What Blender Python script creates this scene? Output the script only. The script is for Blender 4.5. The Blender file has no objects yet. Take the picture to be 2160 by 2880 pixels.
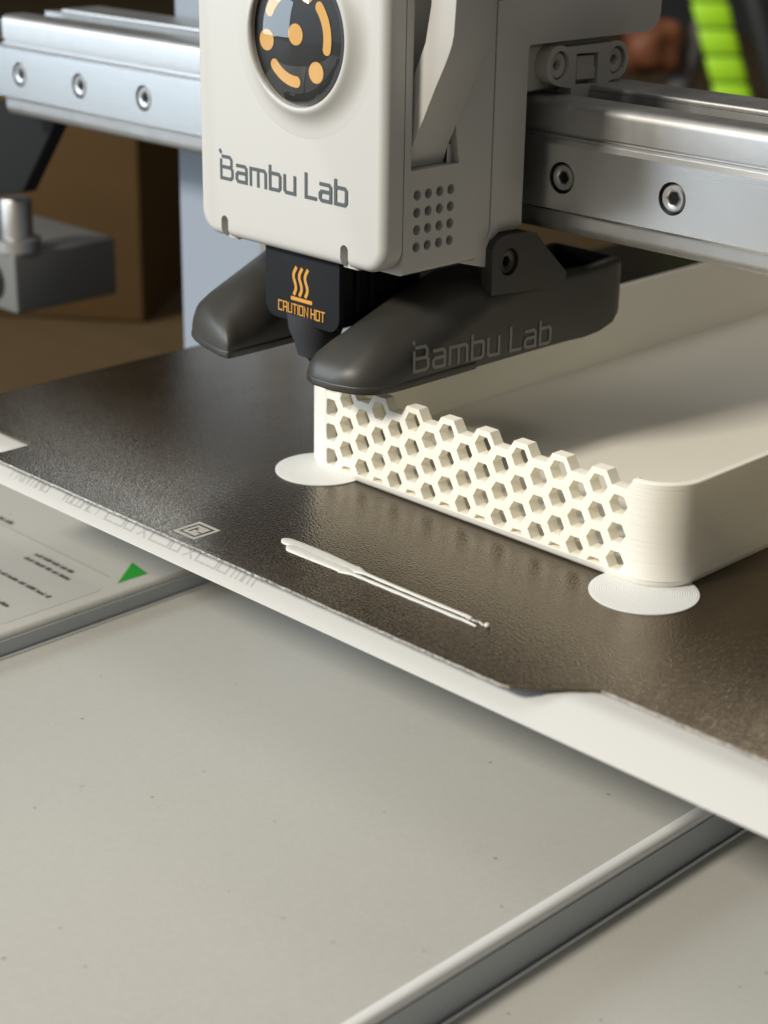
import bpy, bmesh, math, random
from mathutils import Vector, Matrix, geometry
random.seed(7)
S = 0.001                                   # everything below is written in millimetres
sc = bpy.context.scene
COL = sc.collection

# ------------------------------------------------------------------ camera
cam_d = bpy.data.cameras.new('camera'); cam = bpy.data.objects.new('camera', cam_d); COL.objects.link(cam)
RIGHT = Vector((0.7059236, 0.70813373, 0.01478147))
DOWN = Vector((0.27071248, -0.25046521, -0.92950628))
FWD = Vector((-0.65451251, 0.66016195, -0.36850994))
M = Matrix((RIGHT, -DOWN, -FWD)).transposed().to_4x4()
M.translation = Vector((297.1, -276.9, 150.0)) * S
cam.matrix_world = M
cam_d.sensor_fit = 'VERTICAL'; cam_d.sensor_height = 36.0; cam_d.sensor_width = 27.0
cam_d.lens = 62.18
cam_d.clip_start = 0.01; cam_d.clip_end = 50
cam_d.dof.use_dof = True; cam_d.dof.focus_distance = 0.395; cam_d.dof.aperture_fstop = 17.0
sc.camera = cam
sc.render.resolution_x, sc.render.resolution_y = 768, 1024

# ------------------------------------------------------------------ world, lamps, exposure
w = bpy.data.worlds.new('World'); sc.world = w; w.use_nodes = True
bg = w.node_tree.nodes['Background']
bg.inputs[0].default_value = (1.0, 0.965, 0.885, 1); bg.inputs[1].default_value = 0.225
sc.view_settings.view_transform = 'Standard'; sc.view_settings.look = 'None'
sc.view_settings.exposure = 0.0; sc.view_settings.gamma = 1.0

def lamp(name, az, el, dist, sx, sy, power, col, target=(30, 10, 20)):
    a, e = math.radians(az), math.radians(el)
    d = Vector((math.sin(a) * math.cos(e), -math.cos(a) * math.cos(e), math.sin(e)))
    l = bpy.data.lights.new(name, 'AREA'); l.shape = 'RECTANGLE'; l.size = sx; l.size_y = sy
    l.energy = power; l.color = col
    o = bpy.data.objects.new(name, l); COL.objects.link(o)
    o.location = Vector(target) * S + d * dist
    o.rotation_euler = d.to_track_quat('Z', 'Y').to_euler()
    return o
lamp('sun_window_light', -13, 35, 1.7, 0.23, 0.23, 30, (1.0, 0.93, 0.80))
lamp('sky_window_light', -47, 11, 1.6, 0.90, 0.75, 11.5, (0.74, 0.88, 1.0))
lamp('sky_window_pane', -52, 24, 1.55, 0.22, 0.30, 4.5, (0.86, 0.94, 1.0))
lamp('ceiling_light', -50, 66, 2.0, 1.0, 1.0, 5.5, (1.0, 0.97, 0.92))
lamp('rear_ceiling_light', 172, 53, 1.9, 0.9, 0.5, 3.2, (1.0, 0.93, 0.82))
cy = sc.cycles
cy.max_bounces = 14; cy.diffuse_bounces = 9; cy.glossy_bounces = 6; cy.transparent_max_bounces = 12
cy.sample_clamp_indirect = 4.0; cy.caustics_reflective = False; cy.caustics_refractive = False
cy.use_denoising = True; cy.denoiser = 'OPENIMAGEDENOISE'; cy.denoising_input_passes = 'RGB_ALBEDO_NORMAL'; cy.denoising_prefilter = 'ACCURATE'

# ------------------------------------------------------------------ materials
def mat(name, col, rough=0.5, metal=0.0, bump=None, var=None, spec=0.5, coat=0.0, extra=None):
    m = bpy.data.materials.new(name); m.use_nodes = True
    nt = m.node_tree; b = nt.nodes['Principled BSDF']
    b.inputs['Base Color'].default_value = (*col, 1); b.inputs['Roughness'].default_value = rough
    b.inputs['Metallic'].default_value = metal
    b.inputs['Specular IOR Level'].default_value = spec
    b.inputs['Coat Weight'].default_value = coat
    tc = nt.nodes.new('ShaderNodeTexCoord')
    mp = nt.nodes.new('ShaderNodeMapping'); mp.inputs['Scale'].default_value = (1 / S,) * 3
    nt.links.new(tc.outputs['Object'], mp.inputs['Vector'])
    m['_'] = 0
    if bump:                                   # (scale per mm, depth mm, stretch xyz, detail)
        sc_, dep, st, det = bump
        mp2 = nt.nodes.new('ShaderNodeMapping'); mp2.inputs['Scale'].default_value = st
        nt.links.new(mp.outputs[0], mp2.inputs['Vector'])
        n = nt.nodes.new('ShaderNodeTexNoise'); n.inputs['Scale'].default_value = sc_; n.inputs['Detail'].default_value = det
        nt.links.new(mp2.outputs[0], n.inputs['Vector'])
        bp = nt.nodes.new('ShaderNodeBump'); bp.inputs['Distance'].default_value = dep * S
        nt.links.new(n.outputs['Fac'], bp.inputs['Height']); nt.links.new(bp.outputs[0], b.inputs['Normal'])
    if var:                                    # (scale per mm, amount, roughness amount)
        vs, am, ra = var
        n = nt.nodes.new('ShaderNodeTexNoise'); n.inputs['Scale'].default_value = vs; n.inputs['Detail'].default_value = 5
        nt.links.new(mp.outputs[0], n.inputs['Vector'])
        r = nt.nodes.new('ShaderNodeMapRange'); r.inputs['From Min'].default_value = 0.3; r.inputs['From Max'].default_value = 0.7
        r.inputs['To Min'].default_value = 1 - am; r.inputs['To Max'].default_value = 1 + am
        nt.links.new(n.outputs['Fac'], r.inputs['Value'])
        mx = nt.nodes.new('ShaderNodeVectorMath'); mx.operation = 'SCALE'
        mx.inputs[0].default_value = col; nt.links.new(r.outputs[0], mx.inputs['Scale'])
        nt.links.new(mx.outputs[0], b.inputs['Base Color'])
        if ra:
            r2 = nt.nodes.new('ShaderNodeMapRange'); r2.inputs['From Min'].default_value = 0.3; r2.inputs['From Max'].default_value = 0.7
            r2.inputs['To Min'].default_value = max(0.02, rough - ra); r2.inputs['To Max'].default_value = rough + ra
            nt.links.new(n.outputs['Fac'], r2.inputs['Value']); nt.links.new(r2.outputs[0], b.inputs['Roughness'])
    if extra: extra(nt, b, mp)
    return m

def base_specks(nt, b, mp):                    # tiny dark crumbs and scuffs on the base plastic
    v = nt.nodes.new('ShaderNodeTexVoronoi'); v.voronoi_dimensions = '2D'; v.inputs['Scale'].default_value = 0.075
    nt.links.new(mp.outputs[0], v.inputs['Vector'])
    wn = nt.nodes.new('ShaderNodeTexNoise'); wn.inputs['Scale'].default_value = 1.2; wn.inputs['Detail'].default_value = 3
    nt.links.new(mp.outputs[0], wn.inputs['Vector'])
    ad = nt.nodes.new('ShaderNodeMath'); ad.operation = 'MULTIPLY_ADD'; ad.inputs[1].default_value = 0.06
    nt.links.new(wn.outputs['Fac'], ad.inputs[0]); nt.links.new(v.outputs['Distance'], ad.inputs[2])
    lt = nt.nodes.new('ShaderNodeMapRange'); lt.inputs['From Min'].default_value = 0.052; lt.inputs['From Max'].default_value = 0.066
    lt.inputs['To Min'].default_value = 0.75; lt.inputs['To Max'].default_value = 0
    nt.links.new(ad.outputs[0], lt.inputs['Value'])
    sp = nt.nodes.new('ShaderNodeSeparateColor'); nt.links.new(v.outputs['Color'], sp.inputs[0])
    pick = nt.nodes.new('ShaderNodeMapRange'); pick.inputs['From Min'].default_value = 0.72; pick.inputs['From Max'].default_value = 1.0
    nt.links.new(sp.outputs[0], pick.inputs['Value'])
    lt2 = nt.nodes.new('ShaderNodeMath'); lt2.operation = 'MULTIPLY'; nt.links.new(lt.outputs[0], lt2.inputs[0]); nt.links.new(pick.outputs[0], lt2.inputs[1])
    v2 = nt.nodes.new('ShaderNodeTexVoronoi'); v2.voronoi_dimensions = '2D'; v2.inputs['Scale'].default_value = 0.030
    of = nt.nodes.new('ShaderNodeVectorMath'); of.operation = 'ADD'; of.inputs[1].default_value = (37.3, 11.9, 0)
    nt.links.new(mp.outputs[0], of.inputs[0]); nt.links.new(of.outputs[0], v2.inputs['Vector'])
    cl = nt.nodes.new('ShaderNodeTexNoise'); cl.inputs['Scale'].default_value = 0.55; cl.inputs['Detail'].default_value = 1
    nt.links.new(mp.outputs[0], cl.inputs['Vector'])
    cs = nt.nodes.new('ShaderNodeMath'); cs.operation = 'COMPARE'; cs.inputs[1].default_value = 0.5; cs.inputs[2].default_value = 0.009
    nt.links.new(cl.outputs['Fac'], cs.inputs[0])
    nr = nt.nodes.new('ShaderNodeMapRange'); nr.inputs['From Min'].default_value = 0.05; nr.inputs['From Max'].default_value = 0.10
    nr.inputs['To Min'].default_value = 0.20; nr.inputs['To Max'].default_value = 0.0
    nt.links.new(v2.outputs['Distance'], nr.inputs['Value'])
    cm = nt.nodes.new('ShaderNodeMath'); cm.operation = 'MULTIPLY'; nt.links.new(cs.outputs[0], cm.inputs[0]); nt.links.new(nr.outputs[0], cm.inputs[1])
    lt3 = nt.nodes.new('ShaderNodeMath'); lt3.operation = 'MAXIMUM'; nt.links.new(cm.outputs[0], lt3.inputs[0]); nt.links.new(lt2.outputs[0], lt3.inputs[1])
    n2 = nt.nodes.new('ShaderNodeTexNoise'); n2.inputs['Scale'].default_value = 0.9; n2.inputs['Detail'].default_value = 3
    nt.links.new(mp.outputs[0], n2.inputs['Vector'])
    cr = nt.nodes.new('ShaderNodeMapRange'); cr.inputs['From Min'].default_value = 0.35; cr.inputs['From Max'].default_value = 0.65
    cr.inputs['To Min'].default_value = 0.975; cr.inputs['To Max'].default_value = 1.02
    nt.links.new(n2.outputs['Fac'], cr.inputs['Value'])
    vs = nt.nodes.new('ShaderNodeVectorMath'); vs.operation = 'SCALE'; vs.inputs[0].default_value = b.inputs['Base Color'].default_value[:3]
    nt.links.new(cr.outputs[0], vs.inputs['Scale'])
    mx = nt.nodes.new('ShaderNodeMix'); mx.data_type = 'RGBA'
    nt.links.new(lt3.outputs[0], mx.inputs['Factor']); nt.links.new(vs.outputs[0], mx.inputs['A'])
    mx.inputs['B'].default_value = (0.12, 0.11, 0.10, 1)
    nt.links.new(mx.outputs['Result'], b.inputs['Base Color'])

def plate_grain(depth):
    def f(nt, b, mp):
        b.inputs['IOR'].default_value = 2.15; b.inputs['Specular Tint'].default_value = (1.0, 0.81, 0.56, 1)                          # pebbled powder coat: worm-like ridges under a millimetre across
        n1 = nt.nodes.new('ShaderNodeTexNoise'); n1.inputs['Scale'].default_value = 1.75; n1.inputs['Detail'].default_value = 1.0
        nt.links.new(mp.outputs[0], n1.inputs['Vector'])
        bp = nt.nodes.new('ShaderNodeBump'); bp.inputs['Distance'].default_value = depth * S
        nt.links.new(n1.outputs['Fac'], bp.inputs['Height']); nt.links.new(bp.outputs[0], b.inputs['Normal'])
        n3 = nt.nodes.new('ShaderNodeTexNoise'); n3.inputs['Scale'].default_value = 0.06; n3.inputs['Detail'].default_value = 6
        nt.links.new(mp.outputs[0], n3.inputs['Vector'])
        r = nt.nodes.new('ShaderNodeMapRange'); r.inputs['From Min'].default_value = 0.3; r.inputs['From Max'].default_value = 0.7
        r.inputs['To Min'].default_value = 0.18; r.inputs['To Max'].default_value = 0.26
        nt.links.new(n3.outputs['Fac'], r.inputs['Value']); nt.links.new(r.outputs[0], b.inputs['Roughness'])
    return f

def layer_lines(nt, b, mp):                    # printed layers 0.2 mm apart, a few of them uneven
    n = nt.nodes.new('ShaderNodeTexNoise'); n.inputs['Scale'].default_value = 1.0; n.inputs['Detail'].default_value = 2
    m2 = nt.nodes.new('ShaderNodeMapping'); m2.inputs['Scale'].default_value = (0.03, 0.03, 1.9)
    nt.links.new(mp.outputs[0], m2.inputs['Vector']); nt.links.new(m2.outputs[0], n.inputs['Vector'])
    wv = nt.nodes.new('ShaderNodeTexWave'); wv.bands_direction = 'Z'; wv.inputs['Scale'].default_value = 1.6
    wv.inputs['Distortion'].default_value = 0.3
    nt.links.new(mp.outputs[0], wv.inputs['Vector'])
    ad = nt.nodes.new('ShaderNodeMath'); ad.operation = 'MULTIPLY_ADD'; ad.inputs[1].default_value = 0.15
    nt.links.new(wv.outputs['Fac'], ad.inputs[0]); nt.links.new(n.outputs['Fac'], ad.inputs[2])
    bp = nt.nodes.new('ShaderNodeBump'); bp.inputs['Distance'].default_value = 0.09 * S
    nt.links.new(ad.outputs[0], bp.inputs['Height']); nt.links.new(bp.outputs[0], b.inputs['Normal'])

def ring_lines(nt, b, mp):                     # concentric extrusion lines of a printed disc
    wv = nt.nodes.new('ShaderNodeTexWave'); wv.wave_type = 'RINGS'; wv.rings_direction = 'Z'; wv.inputs['Scale'].default_value = 0.62
    wv.inputs['Distortion'].default_value = 0.4
    nt.links.new(mp.outputs[0], wv.inputs['Vector'])
    bp = nt.nodes.new('ShaderNodeBump'); bp.inputs['Distance'].default_value = 0.06 * S
    nt.links.new(wv.outputs['Fac'], bp.inputs['Height']); nt.links.new(bp.outputs[0], b.inputs['Normal'])

def wood_grain(nt, b, mp):
    m2 = nt.nodes.new('ShaderNodeMapping'); m2.inputs['Scale'].default_value = (0.004, 0.05, 0.05)
    nt.links.new(mp.outputs[0], m2.inputs['Vector'])
    n = nt.nodes.new('ShaderNodeTexNoise'); n.inputs['Scale'].default_value = 1; n.inputs['Detail'].default_value = 6
    nt.links.new(m2.outputs[0], n.inputs['Vector'])
    c = b.inputs['Base Color'].default_value[:3]
    r = nt.nodes.new('ShaderNodeValToRGB')
    r.color_ramp.elements[0].position = 0.3; r.color_ramp.elements[0].color = (*[x * 0.93 for x in c], 1)
    r.color_ramp.elements[1].position = 0.7; r.color_ramp.elements[1].color = (*[x * 1.06 for x in c], 1)
    nt.links.new(n.outputs['Fac'], r.inputs['Fac']); nt.links.new(r.outputs[0], b.inputs['Base Color'])

MT = {}
MT['shell'] = mat('warm_white_shell_plastic', (0.490, 0.486, 0.472), 0.42, bump=(6, 0.004, (1, 1, 1), 2), spec=0.4)
MT['base'] = mat('pale_grey_base_plastic', (0.436, 0.431, 0.402), 0.42, bump=(5, 0.012, (1, 1, 1), 3), spec=0.35, extra=base_specks)
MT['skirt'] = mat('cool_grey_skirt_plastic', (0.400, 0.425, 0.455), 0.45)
MT['highlight'] = mat('pale_highlight', (0.66, 0.67, 0.67), 0.25)  # paler than the base plastic, stands in for highlights on the step edges
MT['bed'] = mat('white_bed_plastic', (0.505, 0.502, 0.49), 0.45, bump=(4, 0.004, (1, 1, 1), 2), spec=0.35)
MT['plate'] = mat('dark_textured_plate', (0.021, 0.0145, 0.0085), 0.36, spec=0.5, extra=plate_grain(0.135))
MT['plate_smooth'] = mat('dark_smoother_plate_strip', (0.026, 0.020, 0.014), 0.40, spec=0.5, extra=plate_grain(0.12))
MT['plate_edge'] = mat('bare_steel_edge', (0.62, 0.58, 0.53), 0.32, metal=1.0, bump=(1.1, 0.25, (1, 1, 1), 3), var=(0.9, 0.4, 0.1))
MT['print'] = mat('cream_filament', (0.975, 0.955, 0.895), 0.48, spec=0.4, extra=layer_lines)
MT['disc'] = mat('cream_filament_disc', (0.70, 0.705, 0.70), 0.45, spec=0.4, extra=ring_lines)
def translucent(m, fac, col):                   # thin printed walls let some of the sun through
    nt = m.node_tree; out = nt.nodes['Material Output']; b = nt.nodes['Principled BSDF']
    t = nt.nodes.new('ShaderNodeBsdfTranslucent'); t.inputs[0].default_value = (*col, 1)
    mx = nt.nodes.new('ShaderNodeMixShader'); mx.inputs[0].default_value = fac
    nt.links.new(b.outputs[0], mx.inputs[1]); nt.links.new(t.outputs[0], mx.inputs[2]); nt.links.new(mx.outputs[0], out.inputs[0])
translucent(MT['print'], 0.22, (0.98, 0.90, 0.68))
MT['bead'] = mat('glossy_filament_bead', (0.60, 0.595, 0.565), 0.3, bump=(0.5, 0.15, (1, 1, 1), 2))
MT['duct'] = mat('dark_warm_grey_plastic', (0.032, 0.030, 0.026), 0.46, bump=(5, 0.006, (1, 1, 1), 2), spec=0.5)
MT['duct_print'] = mat('grey_print', (0.19, 0.187, 0.178), 0.5)
MT['logo_grey'] = mat('slate_print', (0.065, 0.078, 0.086), 0.5)
MT['bed_print'] = mat('light_grey_print', (0.375, 0.382, 0.376), 0.5)
MT['heat'] = mat('charcoal_label', (0.017, 0.019, 0.022), 0.75, bump=(8, 0.004, (1, 1, 1), 2), spec=0.12)
MT['orange'] = mat('orange_print', (0.58, 0.27, 0.035), 0.5)
MT['amber'] = mat('amber_print', (0.66, 0.36, 0.085), 0.45)
MT['black'] = mat('black_plastic', (0.006, 0.006, 0.007), 0.5, spec=0.2)
MT['gloss_black'] = mat('gloss_black', (0.004, 0.004, 0.004), 0.3, spec=0.3)
MT['sock'] = mat('grey_silicone', (0.042, 0.045, 0.052), 0.7, bump=(3, 0.02, (1, 1, 1), 2), spec=0.2)
MT['mid_grey'] = mat('mid_grey_plastic', (0.20, 0.19, 0.175), 0.55)  # one even mid grey, used on the column pad
MT['steel'] = mat('ground_steel', (0.72, 0.73, 0.74), 0.26, metal=1.0, bump=(1.0, 0.010, (0.06, 1, 4), 1))
MT['alu'] = mat('satin_aluminium', (0.49, 0.49, 0.49), 0.46, metal=1.0, bump=(3.0, 0.02, (1, 1, 1), 4), var=(0.25, 0.03, 0.02))
MT['screw'] = mat('screw_steel', (0.55, 0.54, 0.53), 0.32, metal=1.0)
MT['rod'] = mat('dull_rod_steel', (0.42, 0.41, 0.40), 0.45, metal=1.0)
MT['dark_screw'] = mat('dark_screw', (0.05, 0.048, 0.045), 0.4, metal=0.6)
MT['clip'] = mat('grey_clip_plastic', (0.40, 0.385, 0.36), 0.5)
MT['column'] = mat('pale_painted_column', (0.25, 0.285, 0.345), 0.4)
MT['greyblock'] = mat('grey_block_plastic', (0.115, 0.113, 0.108), 0.45)
MT['bracket'] = mat('black_bracket', (0.010, 0.011, 0.012), 0.8, spec=0.2)
MT['table'] = mat('brown_tabletop', (0.072, 0.048, 0.022), 0.6, spec=0.25, extra=wood_grain)
MT['crate'] = mat('brown_wood', (0.075, 0.042, 0.014), 0.7, spec=0.2, extra=wood_grain)
MT['wall'] = mat('dark_wall', (0.011, 0.011, 0.012), 0.8, var=(0.004, 0.3, 0))
MT['green'] = mat('lime_strap', (0.42, 0.80, 0.015), 0.6)
MT['green_dark'] = mat('lime_strap_seam', (0.13, 0.26, 0.03), 0.6)
MT['pole'] = mat('grey_pole', (0.13, 0.12, 0.12), 0.6)
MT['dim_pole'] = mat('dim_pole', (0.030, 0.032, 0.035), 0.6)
MT['rust'] = mat('rust_leather', (0.16, 0.052, 0.022), 0.55, var=(0.02, 0.3, 0.1))
MT['arrow'] = mat('green_arrow_print', (0.015, 0.27, 0.022), 0.5)
MT['ink'] = mat('dark_ink', (0.085, 0.085, 0.085), 0.5)
MT['ink_line'] = mat('grey_ink', (0.30, 0.295, 0.27), 0.5)
MT['film'] = mat('clear_label_film', (0.425, 0.42, 0.40), 0.3)
MT['marker'] = mat('pale_etched_mark', (0.40, 0.385, 0.35), 0.45, bump=(3, 0.05, (1, 1, 1), 3))
def dome_mat():
    m = bpy.data.materials.new('clear_dome_plastic'); m.use_nodes = True
    nt = m.node_tree; nt.nodes.clear()
    out = nt.nodes.new('ShaderNodeOutputMaterial'); t = nt.nodes.new('ShaderNodeBsdfTransparent'); t.inputs[0].default_value = (0.97, 0.96, 0.95, 1)
    g = nt.nodes.new('ShaderNodeBsdfGlossy'); g.inputs['Roughness'].default_value = 0.02
    lw_ = nt.nodes.new('ShaderNodeLayerWeight'); lw_.inputs['Blend'].default_value = 0.5
    pw = nt.nodes.new('ShaderNodeMath'); pw.operation = 'POWER'; pw.inputs[1].default_value = 5.0; nt.links.new(lw_.outputs['Facing'], pw.inputs[0])
    fr = nt.nodes.new('ShaderNodeMath'); fr.operation = 'MULTIPLY_ADD'; fr.inputs[1].default_value = 0.8; fr.inputs[2].default_value = 0.09; nt.links.new(pw.outputs[0], fr.inputs[0])
    mx = nt.nodes.new('ShaderNodeMixShader')
    nt.links.new(fr.outputs[0], mx.inputs[0]); nt.links.new(t.outputs[0], mx.inputs[1]); nt.links.new(g.outputs[0], mx.inputs[2])
    nt.links.new(mx.outputs[0], out.inputs[0])
    return m
MT['dome'] = dome_mat()

# ------------------------------------------------------------------ mesh helpers (all in mm)
def finish(name, bm, material, parent=None, angle=32, smooth=True, origin=None):
    bmesh.ops.recalc_face_normals(bm, faces=bm.faces[:])
    off = Vector(parent.get('_base', (0, 0, 0))) if parent else Vector(origin or (0, 0, 0))
    for v in bm.verts: v.co = (v.co - off) * S
    if smooth:
        for f in bm.faces: f.smooth = True
        for e in bm.edges:
            if len(e.link_faces) == 2 and e.calc_face_angle(0) > math.radians(angle): e.smooth = False
    me = bpy.data.meshes.new(name); bm.to_mesh(me); bm.free()
    for x in (material if isinstance(material, (list, tuple)) else [material]): me.materials.append(MT[x])
    o = bpy.data.objects.new(name, me); COL.objects.link(o)
    if parent: o.parent = parent; o['_base'] = tuple(off)
    else: o.location = off * S; o['_base'] = tuple(off)
    return o

def tag(o, label=None, cat=None, group=None, kind=None):
    if label: o['label'] = label
    if cat: o['category'] = cat
    if group: o['group'] = group
    if kind: o['kind'] = kind
    return o

def thing(name, base, label, cat, group=None):
    o = bpy.data.objects.new(name, None); COL.objects.link(o)
    o.empty_display_size = 0.01; o.location = Vector(base) * S; o['_base'] = tuple(base)
    return tag(o, label, cat, group)

AX = {'x': lambda u, v, t: (t, u, v), 'y': lambda u, v, t: (u, t, v), 'z': lambda u, v, t: (u, v, t)}

def extrude(bm, outer, axis, a, b, holes=(), mi=0):
    P = AX[axis]
    loops = [list(outer)] + [list(h) for h in holes]
    va = [[bm.verts.new(P(u, v, a)) for u, v in L] for L in loops]
    vb = [[bm.verts.new(P(u, v, b)) for u, v in L] for L in loops]
    fs = []
    if holes:
        tris = geometry.tessellate_polygon([[Vector((u, v, 0)) for u, v in L] for L in loops])
        fa = [x for L in va for x in L]; fb = [x for L in vb for x in L]
        for t in tris:
            try: fs += [bm.faces.new([fa[i] for i in t]), bm.faces.new([fb[i] for i in t])]
            except ValueError: pass
    else:
        fs += [bm.faces.new(va[0]), bm.faces.new(vb[0])]
    for A, B in zip(va, vb):
        n = len(A)
        for i in range(n): fs.append(bm.faces.new((A[i], A[(i + 1) % n], B[(i + 1) % n], B[i])))
    for f in fs: f.material_index = mi
    return va, vb

def bevel(bm, width, seg=3, angle=40, sel=None):
    bmesh.ops.recalc_face_normals(bm, faces=bm.faces[:])
    es = [e for e in bm.edges if len(e.link_faces) == 2 and e.calc_face_angle(0) > math.radians(angle) and (sel is None or sel(e))]
    bmesh.ops.bevel(bm, geom=es, offset=width, segments=seg, profile=0.5, affect='EDGES', clamp_overlap=True)

def rrect(u0, v0, u1, v1, r, n=6):
    if not isinstance(r, (list, tuple)): r = [r] * 4          # bl, br, tr, tl
    out = []
    for (cx, cy, rr, a0) in ((u0 + r[0], v0 + r[0], r[0], 180), (u1 - r[1], v0 + r[1], r[1], 270),
                             (u1 - r[2], v1 - r[2], r[2], 0), (u0 + r[3], v1 - r[3], r[3], 90)):
        if rr <= 0: out.append((cx, cy)); continue
        for k in range(n + 1):
            t = math.radians(a0 + 90 * k / n); out.append((cx + rr * math.cos(t), cy + rr * math.sin(t)))
    return out

def circle(cx, cy, r, n=24, a0=0):
    return [(cx + r * math.cos(a0 + 2 * math.pi * k / n), cy + r * math.sin(a0 + 2 * math.pi * k / n)) for k in range(n)]

def box(bm, x0, x1, y0, y1, z0, z1, mi=0):
    extrude(bm, [(x0, y0), (x1, y0), (x1, y1), (x0, y1)], 'z', z0, z1, mi=mi)

def loft(bm, rings, cap=True, closed=True):
    V = [[bm.verts.new(p) for p in R] for R in rings]
    n = len(V[0])
    for A, B in zip(V, V[1:]):
        for i in range(n if closed else n - 1):
            j = (i + 1) % n
            bm.faces.new((A[i], A[j], B[j], B[i]))
    if cap: bm.faces.new(V[0]); bm.faces.new(V[-1])
    return V

def lathe(bm, prof, centre, axis='y', n=48, cap0=False, cap1=False):
    rings = []
    for r, h in prof:
        R = []
        for k in range(n):
            t = 2 * math.pi * k / n; u, v = r * math.cos(t), r * math.sin(t)
            p = {'y': (u, h, v), 'z': (u, v, h), 'x': (h, u, v)}[axis]
            R.append((centre[0] + p[0], centre[1] + p[1], centre[2] + p[2]))
        rings.append(R)
    V = loft(bm, rings, cap=False)
    if cap0: bm.faces.new(V[0])
    if cap1: bm.faces.new(V[-1])

def simple(name, material, parent, fn, bev=None, seg=3, angle=32, bang=40, sel=None, origin=None):
    bm = bmesh.new(); fn(bm)
    if bev: bevel(bm, bev, seg, bang, sel)
    return finish(name, bm, material, parent, angle, origin=origin)

def cut(o, bm_cut):                            # carve a pocket out of a finished part
    bmesh.ops.recalc_face_normals(bm_cut, faces=bm_cut.faces[:])
    off = Vector(o['_base'])
    for v in bm_cut.verts: v.co = (v.co - off) * S
    me = bpy.data.meshes.new('cutter'); bm_cut.to_mesh(me); bm_cut.free()
    c = bpy.data.objects.new('cutter', me); COL.objects.link(c)
    c.matrix_world = Matrix.Translation(off * S); o_par = o.parent; o.parent = None
    o.matrix_world = Matrix.Translation(off * S)
    md = o.modifiers.new('b', 'BOOLEAN'); md.object = c; md.operation = 'DIFFERENCE'; md.solver = 'EXACT'
    dg = bpy.context.evaluated_depsgraph_get()
    new = bpy.data.meshes.new_from_object(o.evaluated_get(dg), depsgraph=dg)
    o.modifiers.clear(); old = o.data; o.data = new; new.name = o.name
    bpy.data.objects.remove(c); bpy.data.meshes.remove(me); bpy.data.meshes.remove(old)
    bm = bmesh.new(); bm.from_mesh(new)
    for f in bm.faces: f.smooth = True
    for e in bm.edges:
        e.smooth = not (len(e.link_faces) == 2 and e.calc_face_angle(0) > math.radians(32))
    bm.to_mesh(new); bm.free()
    o.matrix_world = Matrix.Identity(4); o.location = (0, 0, 0)
    if o_par: o.parent = o_par
    else: o.location = off * S
    return o

# --- stroke lettering: each glyph is polylines on a grid one unit tall, widened into flat raised strokes
G = {
 'B': (0.78, [[(0.12, 1.0), (.60, 1.0), (.72, .88), (.72, .62), (.63, .53)], [(0, .80), (0, 0), (.66, 0), (.78, .1), (.78, .42), (.68, .53), (0, .53)], [(-.05, 1.24), (-.02, 1.20)]]),
 'a': (0.66, [[(.04, .72), (.56, .72), (.66, .62), (.66, 0), (.1, 0), (0, .1), (0, .30), (.1, .40), (.66, .40)]]),
 'm': (1.0, [[(0, 0), (0, .72), (.90, .72), (1.0, .62), (1.0, 0)], [(.5, .72), (.5, 0)]]),
 'b': (0.66, [[(0, 1.0), (0, 0), (.56, 0), (.66, .1), (.66, .62), (.56, .72), (0, .72)]]),
 'u': (0.66, [[(0, .72), (0, .1), (.1, 0), (.66, 0)], [(.66, .72), (.66, 0)]]),
 'l': (0.60, [[(0, 1.0), (0, 0), (.60, 0)]]),
 'C': (0.6, [[(.6, 1), (0, 1), (0, 0), (.6, 0)]]), 'A': (0.6, [[(0, 0), (0, 1), (.6, 1), (.6, 0)], [(0, .45), (.6, .45)]]),
 'U': (0.6, [[(0, 1), (0, 0), (.6, 0), (.6, 1)]]), 'T': (0.6, [[(0, 1), (.6, 1)], [(.3, 1), (.3, 0)]]),
 'I': (0.0, [[(0, 1), (0, 0)]]), 'O': (0.6, [[(0, .5), (0, 1), (.6, 1), (.6, 0), (0, 0), (0, .5)]]),
 'N': (0.6, [[(0, 0), (0, 1), (.6, 0), (.6, 1)]]), 'H': (0.6, [[(0, 1), (0, 0)], [(.6, 1), (.6, 0)], [(0, .5), (.6, .5)]]),
 '2': (0.62, [[(0, 1), (.62, 1), (.62, .52), (0, .52), (0, 0), (.62, 0)]]), '5': (0.62, [[(.62, 1), (0, 1), (0, .52), (.62, .52), (.62, 0), (0, 0)]]),
 '6': (0.62, [[(.62, 1), (0, 1), (0, 0), (.62, 0), (.62, .56), (0, .56)]]), 'x': (0.5, [[(0, 0), (.5, .66)], [(0, .66), (.5, 0)]]),
 '3': (0.62, [[(0, 1), (.62, 1), (.62, 0), (0, 0)], [(.1, .5), (.62, .5)]]), '|': (0.0, [[(0, 1.02), (0, -.02)]]),
 'V': (0.62, [[(0, 1), (.31, 0), (.62, 1)]]), 'L': (0.55, [[(0, 1), (0, 0), (.55, 0)]]), 'M': (0.74, [[(0, 0), (0, 1), (.37, .4), (.74, 1), (.74, 0)]]),
 'E': (0.55, [[(.55, 1), (0, 1), (0, 0), (.55, 0)], [(0, .5), (.5, .5)]]), 'P': (0.6, [[(0, 0), (0, 1), (.6, 1), (.6, .45), (0, .45)]]),
 'R': (0.6, [[(0, 0), (0, 1), (.6, 1), (.6, .45), (0, .45)], [(.25, .45), (.6, 0)]]), 'G': (0.6, [[(.6, 1), (0, 1), (0, 0), (.6, 0), (.6, .5), (.3, .5)]]),
}
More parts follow.
